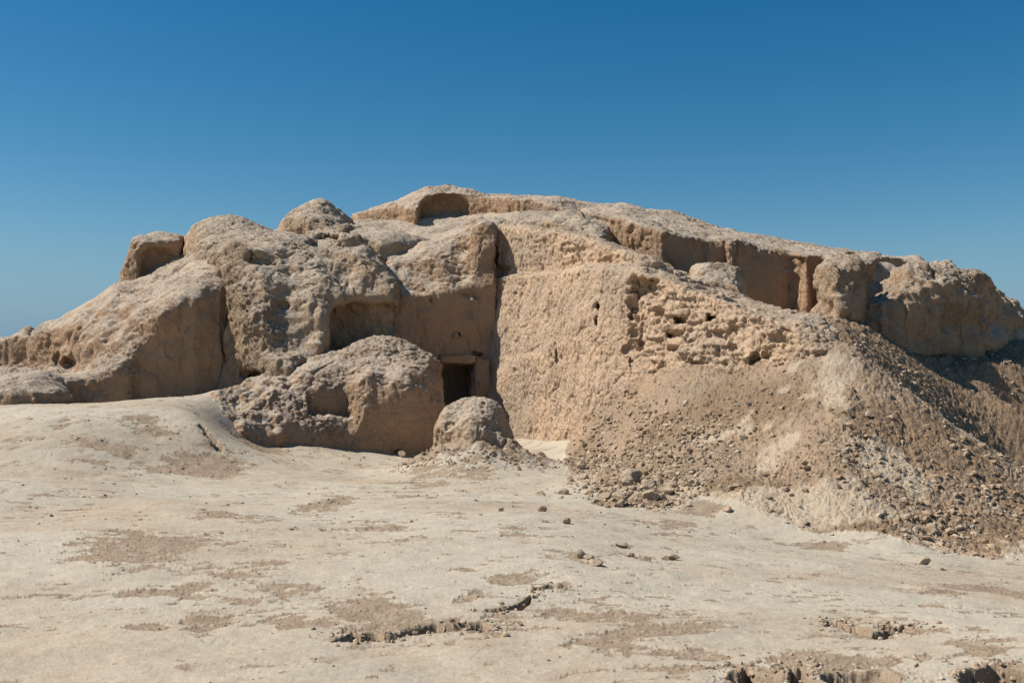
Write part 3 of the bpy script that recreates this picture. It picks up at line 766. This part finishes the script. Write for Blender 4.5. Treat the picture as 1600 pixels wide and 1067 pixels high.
# 6 the long sunlit wall
def brick6(V):
    px = V[:, 0]/V[:, 1]*FPX+800
    pyy = HZ-(V[:, 2]-EYE)/V[:, 1]*FPX
    w = sstep(990, 1040, px+35*vnoise(V[:, 0]*1.5, V[:, 1]*1.5, V[:, 2]*1.5))
    up = 0.5*sstep(800, 840, px)*sstep(425, 410, pyy)
    return np.maximum(w, up)
def post6(V, N):
    x, y, z = V.T
    v = vnoise(x*11, y*11, z*3.6)+0.5*vnoise(x*22, y*22, z*8)
    px = x/y*FPX+800
    plain = sstep(1010, 980, px)
    d = -0.022*sstep(0.4, 0.6, v)*plain
    d += 0.010*plain*fbm(x*18, y*18, z*8, 2)
    return d
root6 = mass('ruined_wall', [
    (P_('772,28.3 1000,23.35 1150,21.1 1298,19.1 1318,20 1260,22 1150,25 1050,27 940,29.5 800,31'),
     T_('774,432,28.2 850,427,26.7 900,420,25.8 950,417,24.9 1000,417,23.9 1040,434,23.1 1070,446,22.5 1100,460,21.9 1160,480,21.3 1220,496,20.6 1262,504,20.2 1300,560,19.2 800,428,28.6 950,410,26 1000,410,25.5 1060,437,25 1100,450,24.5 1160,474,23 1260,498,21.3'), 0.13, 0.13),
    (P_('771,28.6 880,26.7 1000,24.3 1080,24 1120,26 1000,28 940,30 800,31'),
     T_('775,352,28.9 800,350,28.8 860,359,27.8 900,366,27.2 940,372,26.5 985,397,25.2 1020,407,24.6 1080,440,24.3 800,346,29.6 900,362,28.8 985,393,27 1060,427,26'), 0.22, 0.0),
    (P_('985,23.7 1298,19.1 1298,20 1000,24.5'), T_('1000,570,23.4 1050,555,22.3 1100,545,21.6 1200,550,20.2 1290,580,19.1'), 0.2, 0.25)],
    M_wall_lit, h=0.03, seed=8, crumb=0.3, kb=0.08, lump=0.05, mid=0.025, fine=0.014, runnel=0.035, brick=brick6, post=post6, wob=0.05, pits=0.03, smoothA=0, weather=0.45,
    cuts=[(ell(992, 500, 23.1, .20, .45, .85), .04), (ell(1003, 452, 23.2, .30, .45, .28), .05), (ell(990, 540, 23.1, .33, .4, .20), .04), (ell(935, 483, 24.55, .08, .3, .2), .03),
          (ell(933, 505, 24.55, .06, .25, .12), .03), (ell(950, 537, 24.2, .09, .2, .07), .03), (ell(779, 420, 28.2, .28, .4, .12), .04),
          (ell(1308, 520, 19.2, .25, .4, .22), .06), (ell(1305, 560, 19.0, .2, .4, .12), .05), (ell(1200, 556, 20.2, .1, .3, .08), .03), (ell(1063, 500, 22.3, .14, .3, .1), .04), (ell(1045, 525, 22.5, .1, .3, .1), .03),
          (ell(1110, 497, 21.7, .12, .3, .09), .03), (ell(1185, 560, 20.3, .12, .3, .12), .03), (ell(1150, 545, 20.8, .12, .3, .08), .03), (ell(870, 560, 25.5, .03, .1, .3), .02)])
tag(root6, 'long sunlit mud wall right of the doorway breaking into exposed brick courses', 'wall', RG, 'thing')

# 7 small rounded stump on top
o = mass('wall_stump', [(P_('1078,25.2 1160,24.8 1165,26.4 1075,26.6'), T_('1085,430,25.4 1105,416,25.7 1135,414,25.8 1155,428,25.5 1120,440,25.0'), 0.5, 0.1)],
    M_wall2, h=0.035, seed=9, lump=0.12, mid=0.05, fine=0.02, runnel=0.07, zmin=2.5, wob=0.06)
tag(o, 'small pale rounded stump in front of the long fluted shaded wall', 'wall stump', None, 'thing')

# 8 summit block
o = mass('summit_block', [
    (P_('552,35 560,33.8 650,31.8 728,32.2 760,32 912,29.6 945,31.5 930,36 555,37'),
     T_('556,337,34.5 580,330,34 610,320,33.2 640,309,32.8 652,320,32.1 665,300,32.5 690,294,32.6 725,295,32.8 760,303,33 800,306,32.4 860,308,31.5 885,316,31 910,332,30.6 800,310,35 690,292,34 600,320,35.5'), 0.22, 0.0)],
    M_wall_shade, h=0.045, seed=10, lump=0.06, mid=0.06, runnel=0.07, zmin=3, wob=0.06, gravel=0.05,
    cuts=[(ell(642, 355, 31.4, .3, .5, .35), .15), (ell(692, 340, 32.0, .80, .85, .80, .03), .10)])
tag(o, 'highest mud block on the summit with a square shaded face', 'wall', RG, 'thing')
# shelf under the summit block
o = mass('ruined_wall', [(P_('640,30.3 700,29.6 780,29.3 880,28.4 940,27.6 970,30 900,31.5 640,32'), T_('645,386,30.6 690,374,30 740,362,30 800,346,29.4 860,342,29.3 900,346,29 940,362,28.4 900,332,30.5 760,340,31'), 0.3, 0.1)],
    M_wall2, h=0.045, seed=11, lump=0.07, mid=0.09, fine=0.035, runnel=0.08, zmin=3)
tag(o, 'low crumbling wall shelf just below the summit block', 'wall', RG, 'thing')
# 9 dome
o = mass('ruined_dome', [(P_('432,30.8 480,29.6 540,29.8 560,31 545,32.8 440,32.8'), T_('434,352,31 445,336,31 462,322,31 485,314,31.2 510,316,31.2 532,334,31.2 548,350,31.2 560,362,31 490,335,30 530,350,30 450,350,30.2'), 0.35, 0.0)],
    M_wall2, h=0.045, seed=12, lump=0.10, mid=0.06, zmin=3.5, wob=0.06)
tag(o, 'pale rounded dome-shaped stump on the skyline left of the summit', 'wall stump', None, 'thing')
o = mass('ruined_wall', [(P_('470,29 520,28.6 600,28.7 620,30 600,31.4 480,31'), T_('475,366,29.4 510,362,29.4 540,366,29.6 570,372,29.4 600,384,29.2 550,350,30.5 600,362,30.6'), 0.35, 0.12)],
    M_wall2, h=0.05, seed=13, mid=0.10, fine=0.04, pits=0.05, zmin=3, cuts=[(ell(508, 376, 28.7, .38, .5, .24), .06), (ell(640, 372, 29.5, .2, .4, .2), .1)])
tag(o, 'jagged low wall remnant between the dome-shaped stump and the doorway wall', 'wall', RG, 'thing')

# 10 long fluted wall at the back right
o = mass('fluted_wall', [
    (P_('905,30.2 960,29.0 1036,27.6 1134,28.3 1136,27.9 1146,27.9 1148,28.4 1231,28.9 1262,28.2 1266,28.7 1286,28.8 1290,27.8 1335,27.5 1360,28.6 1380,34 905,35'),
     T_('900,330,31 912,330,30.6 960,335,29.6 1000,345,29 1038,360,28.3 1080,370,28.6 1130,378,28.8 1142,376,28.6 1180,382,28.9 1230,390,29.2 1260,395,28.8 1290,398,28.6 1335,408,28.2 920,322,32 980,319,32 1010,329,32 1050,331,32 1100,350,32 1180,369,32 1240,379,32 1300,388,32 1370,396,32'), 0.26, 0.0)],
    M_wall_shade, h=0.045, seed=14, kb=0.1, lump=0.05, mid=0.05, runnel=0.22, zmin=2.4, wob=0.05, courses=0.012, smoothA=0.55)
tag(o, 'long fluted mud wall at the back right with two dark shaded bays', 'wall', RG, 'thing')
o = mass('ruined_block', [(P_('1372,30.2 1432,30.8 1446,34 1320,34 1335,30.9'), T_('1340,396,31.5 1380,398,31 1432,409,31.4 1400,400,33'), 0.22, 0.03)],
    M_wall_shade, h=0.05, seed=15, zmin=2.4, wob=0.06, runnel=0.07)
tag(o, 'square wall end behind the right hand ruin with a shaded face', 'wall', RG, 'thing')

# 11 right hand ruin
o = mass('ruined_wall', [
    (P_('1290,26.5 1310,25.4 1348,26.2 1372,26.7 1380,28.5 1300,28.5'), T_('1296,415,26.7 1318,404,26.5 1336,410,26.8 1347,440,26.8 1370,465,27 1318,404,28'), 0.22, 0.0),
    (P_('1340,26.2 1380,25.9 1470,26.9 1524,27.6 1530,28.2 1600,28.6 1660,29 1660,32 1350,30'),
     T_('1350,462,26.8 1375,452,26.9 1400,440,27.1 1420,426,27.3 1440,424,27.5 1475,420,27.8 1498,430,28 1510,455,28.3 1522,480,28.4 1534,458,28.7 1550,450,29.2 1566,462,29.5 1580,490,29.7 1594,545,29.4 1606,580,29.3 1640,600,29.6 1560,530,28.5 1600,575,28.8 1475,413,29.5 1380,450,29 1550,452,31 1522,480,30'), 0.22, 0.0)],
    M_wall2, h=0.045, seed=16, kb=0.12, lump=0.17, mid=0.17, fine=0.04, runnel=0.08, pits=0.07, smoothA=0.3, zmin=0, wob=0.16, gravel=0.1)
tag(o, 'dark craggy ruin at the right edge above the brown slope', 'wall', RG, 'thing')
# 12 stump in front of the doorway
o = mass('earth_stump', [(P_('688,20.9 735,20.45 780,20.6 790,21.2 768,21.9 694,21.8'), T_('676,664,21 694,644,21 718,632,21.1 746,627,21.2 770,633,21.2 796,662,21.1 742,668,20.35 708,680,20.4 776,684,20.5 742,645,20.75 712,655,20.8 776,652,20.85 745,634,21.9'), 0.22, 0.38)],
    M_wall2, h=0.022, seed=18, lump=0.10, mid=0.05, fine=0.020, runnel=0.02, zmin=-0.4, wob=0.07, pits=0.05, weather=0.9, gravel=0.15)
tag(o, 'free standing rounded earth stump in front of the dark doorway', 'earth stump', None, 'thing')

# ------------------------------------------------------------------ stones and clods
def ico(sub=2):
    import bmesh
    bm = bmesh.new(); bmesh.ops.create_icosphere(bm, subdivisions=sub, radius=1)
    V = np.array([v.co[:] for v in bm.verts]); Fc = np.array([[v.index for v in f.verts] for f in bm.faces]); bm.free()
    return V, Fc
IV1, IF1 = ico(1); IV2, IF2 = ico(2); IV3, IF3 = ico(4)
rng = np.random.RandomState(11)
def rock_shape(IV, seed, cuts=9):
    """angular lump: a sphere trimmed by random planes"""
    r = np.random.RandomState(seed)
    V = IV*1.0
    for i in range(cuts):
        n = r.normal(size=3); n /= np.linalg.norm(n)
        d = r.uniform(0.5, 0.85)
        t = V@n
        V = V-np.clip(t-d, 0, None)[:, None]*n[None, :]
    return V
def rock(name, px, py, wpx, hpx, seed, label, group=None, sink=0.12, Yadd=0.0, mat=None):
    x, y = ground_at(px, py); y += Yadd; x = (px-800)/FPX*y
    s = y/FPX
    w, h = wpx*s*0.6, hpx*s*0.62
    V = rock_shape(IV3, seed)
    r = np.random.RandomState(seed)
    V = V/np.abs(V).max(0)
    V = V*(1+0.06*fbm(V[:, 0]*3+seed, V[:, 1]*3, V[:, 2]*3, 4))[:, None]
    V = V*np.array([w, w*r.uniform(.75, 1.0), h])
    z = ground_z(x, y)
    me = np_mesh(name, V, IF3, {'weather': np.full(len(V), .5), 'gravel': np.full(len(V), r.uniform(0, .12)), 'rough': np.full(len(V), .7)}, smooth=False)
    me.polygons.foreach_set('use_smooth', np.ones(len(IF3), bool))
    o = link(name, me, mat or M_rock)
    o.location = (x, y, z+h*(1-2*sink))
    return tag(o, label, 'stone', group)
FG = 'loose stones on the pale ground'
for i, (px, py, w, h, lab) in enumerate([
    (1443, 882, 18, 12, 'lone pale stone on bare ground at the right'),
    (907, 869, 17, 13, 'round reddish stone, left one of the close pair of stones'),
    (930, 880, 20, 9, 'flat dark stone just right of the round reddish stone'),
    (919, 873, 16, 7, 'thin flat stone wedged between the round stone and the dark stone'),
    (973, 853, 20, 8, 'long low stone standing apart above the other scattered stones'),
    (985, 867, 11, 9, 'small pale upright stone below the long low stone'),
    (1010, 873, 12, 9, 'small broken stone between the pale upright stone and the dark chunk'),
    (1052, 872, 18, 9, 'dark angular chunk at the right end of the scattered stones'),
    (1040, 872, 12, 7, 'small pale piece touching the left side of the dark angular chunk'),
    (847, 796, 13, 11, 'squarish stone on open ground left of the block heap'),
    (884, 815, 13, 9, 'small stone half on a tan patch below the squarish stone'),
    (783, 796, 8, 6, 'tiny dark stone, farthest left on the open ground'),
    (840, 712, 26, 9, 'low clod beside the right foot of the earth stump'),
    (628, 714, 11, 9, 'little round stone at the foot of the shaded front wall')]):
    rock('stone', px, py, w, h, 100+i, lab, FG)
BG = 'fallen brick lumps heaped at the foot of the rubble slope'
for i, (px, py, w, h, lab) in enumerate([
    (988, 752, 28, 18, 'topmost large lump of the fallen heap, flat lit top'),
    (983, 764, 20, 17, 'upright square lump under the topmost lump of the heap'),
    (1000, 783, 20, 14, 'pale lump left of the biggest block at the bottom of the heap'),
    (1017, 785, 22, 18, 'biggest blocky lump at the bottom right of the heap'),
    (955, 770, 14, 9, 'dark lump above the left end of the heap bottom row'),
    (947, 781, 17, 10, 'leftmost lump in the bottom row of the heap'),
    (967, 780, 21, 10, 'wide low lump in the middle of the heap bottom row'),
    (1016, 763, 17, 12, 'grey lump right of the upright square lump'),
    (1032, 784, 13, 9, 'small pointed lump right of the biggest block'),
    (962, 739, 13, 10, 'small shaded lump upper left of the topmost lump'),
    (949, 737, 12, 10, 'round lump left of the small shaded lump'),
    (909, 737, 13, 12, 'egg shaped lump at the far left of the heap'),
    (914, 746, 15, 9, 'flat lump under the egg shaped lump'),
    (932, 765, 10, 6, 'little dark lump on the left flank of the heap'),
    (1045, 775, 16, 10, 'knobbly lump at the right end of the heap'),
    (1004, 770, 15, 9, 'low lump behind the pale bottom lump'),
    (975, 773, 13, 8, 'small lump under the upright square lump')]):
    rock('fallen_brick_lump', px, py, w, h, 200+i, lab, BG, sink=0.15)

# countless clods
def scatter(name, pos, size, IV, IF, mat, label, nvar=10, flat=(0.45, 0.9), seed=0):
    r = np.random.RandomState(seed)
    tm = [rock_shape(IV, 500+seed+i, 7)*(1+0.15*r.uniform(-1, 1, (len(IV), 1))) for i in range(nvar)]
    n = len(pos); k = len(IV)
    vi = r.randint(0, nvar, n)
    T = np.array(tm)[vi]
    sc = size[:, None]*np.stack([r.uniform(.7, 1.3, n), r.uniform(.6, 1.1, n), r.uniform(*flat, n)], 1)
    T = T*sc[:, None, :]
    a = r.uniform(0, 6.28, n); b = r.normal(0, .35, n)
    ca, sa, cb, sb = np.cos(a)[:, None], np.sin(a)[:, None], np.cos(b)[:, None], np.sin(b)[:, None]
    x, y, z = T[..., 0], T[..., 1], T[..., 2]
    y, z = y*cb-z*sb, y*sb+z*cb
    x, y = x*ca-y*sa, x*sa+y*ca
    V = np.stack([x+pos[:, 0, None], y+pos[:, 1, None], z+pos[:, 2, None]], 2).reshape(-1, 3)
    Q = (IF[None]+np.arange(n)[:, None, None]*k).reshape(-1, 3)
    g_ = np.repeat(r.uniform(0, .75, n), k); w_ = np.repeat(r.uniform(0, .9, n), k)
    o = link(name, np_mesh(name, V, Q, {'gravel': g_, 'weather': w_, 'rough': g_*0+.3}, smooth=False), mat)
    print(name, n, round(time.time()-T0, 1))
    return tag(o, label, None, None, 'stuff')
def scatter_pts(n, x0, x1, y0, y1, dens, seed, smin_, smax_, pw=2.5):
    r = np.random.RandomState(seed)
    x = r.uniform(x0, x1, n); y = r.uniform(y0, y1, n)
    keep = r.uniform(0, 1, n) < dens(x, y)
    x, y = x[keep], y[keep]
    s = smin_+(smax_-smin_)*r.uniform(0, 1, len(x))**pw
    z = ground_fields(x, y)[0]
    return np.stack([x, y, z+s*0.15], 1), s
def dens_slope(x, y):
    _, gr, we, ro, sl = ground_fields(x, y)
    px = x/y*FPX+800
    n = fbm(x*0.8, y*0.8, x*0+33, 4)
    d = sl*np.clip(0.25+0.9*n+0.35*gr, 0.03, 1)
    zz = bil(GBASE, x, y); py_ = HZ-(zz-EYE)/y*FPX
    band = np.exp(-((px-1030)/150)**2-((py_-700)/65)**2)+0.7*np.exp(-((px-1330)/70)**2-((py_-700)/25)**2)+0.28*np.exp(-((px-1480)/110)**2-((py_-810)/45)**2)
    d *= np.clip(0.22+1.2*band, 0, 1)
    d *= np.where(y > 20.3, np.where(px > 1300, 0.4, 1), 1)
    return d*(px < 1700)*(px > 850)
pos, s = scatter_pts(260000, 0, 17, 14, 30, dens_slope, 5, 0.008, 0.085, 5.0)
scatter('rubble', pos, s, IV1, IF1, M_rock, 'countless small clods and brick crumbs over the slope', seed=1)
def dens_heap(x, y):
    px = x/y*FPX+800
    cx, cy = ground_at(985, 765)
    return np.exp(-((x-cx)/0.95)**2-((y-cy)/1.0)**2)*0.9
pos, s = scatter_pts(2500, 0, 5, 14, 21, dens_heap, 6, 0.02, 0.11, 2.0)
scatter('rubble', pos, s, IV2, IF2, M_rock, 'small crumbs lying around the fallen brick heap', seed=2)
def dens_ground(x, y):
    _, gr, we, ro, sl = ground_fields(x, y)
    return np.clip(gr*1.0+0.015, 0, 1)*(sl < 0.4)
pos, s = scatter_pts(26000, -5.2, 5.2, 5.0, 11, dens_ground, 7, 0.003, 0.014, 5.0)
scatter('gravel', pos, s, IV1, IF1, M_rock, 'fine gravel crumbs lying in the flaked patches', seed=3)
pos, s = scatter_pts(20000, -12, 9, 11, 24, dens_ground, 8, 0.007, 0.035, 5.0)
scatter('gravel', pos, s, IV1, IF1, M_rock, 'scattered crumbs of crust on the farther ground', seed=4)
def dens_crack(x, y):
    best = np.full(x.shape, 9.0)
    for pts, hw, dp in GUL[:4]+GUL[6:10]:
        d = seg_dist(pts, x, y)[0]/hw
        best = np.minimum(best, d)
    return np.exp(-(best/1.3)**2)*0.9
pos, s = scatter_pts(45000, -2.5, 4.5, 5.3, 10, dens_crack, 12, 0.004, 0.030, 3.5)
scatter('gravel', pos, s, IV1, IF1, M_rock, 'broken crust crumbs lying in and along the ground cracks', seed=6)
sx, sy = W(745, 20.9)
pos, s = scatter_pts(5000, sx-2, sx+2, sy-1.9, sy+1.2, lambda x, y: np.exp(-(np.hypot((x-sx)/1.25, (y-sy+.35)/1.0)-0.9)**2*7)*0.6, 9, 0.01, 0.06, 4.0)
scatter('rubble', pos, s, IV1, IF1, M_rock, 'crumbs around the foot of the earth stump', seed=5)
print('done', time.time()-T0)
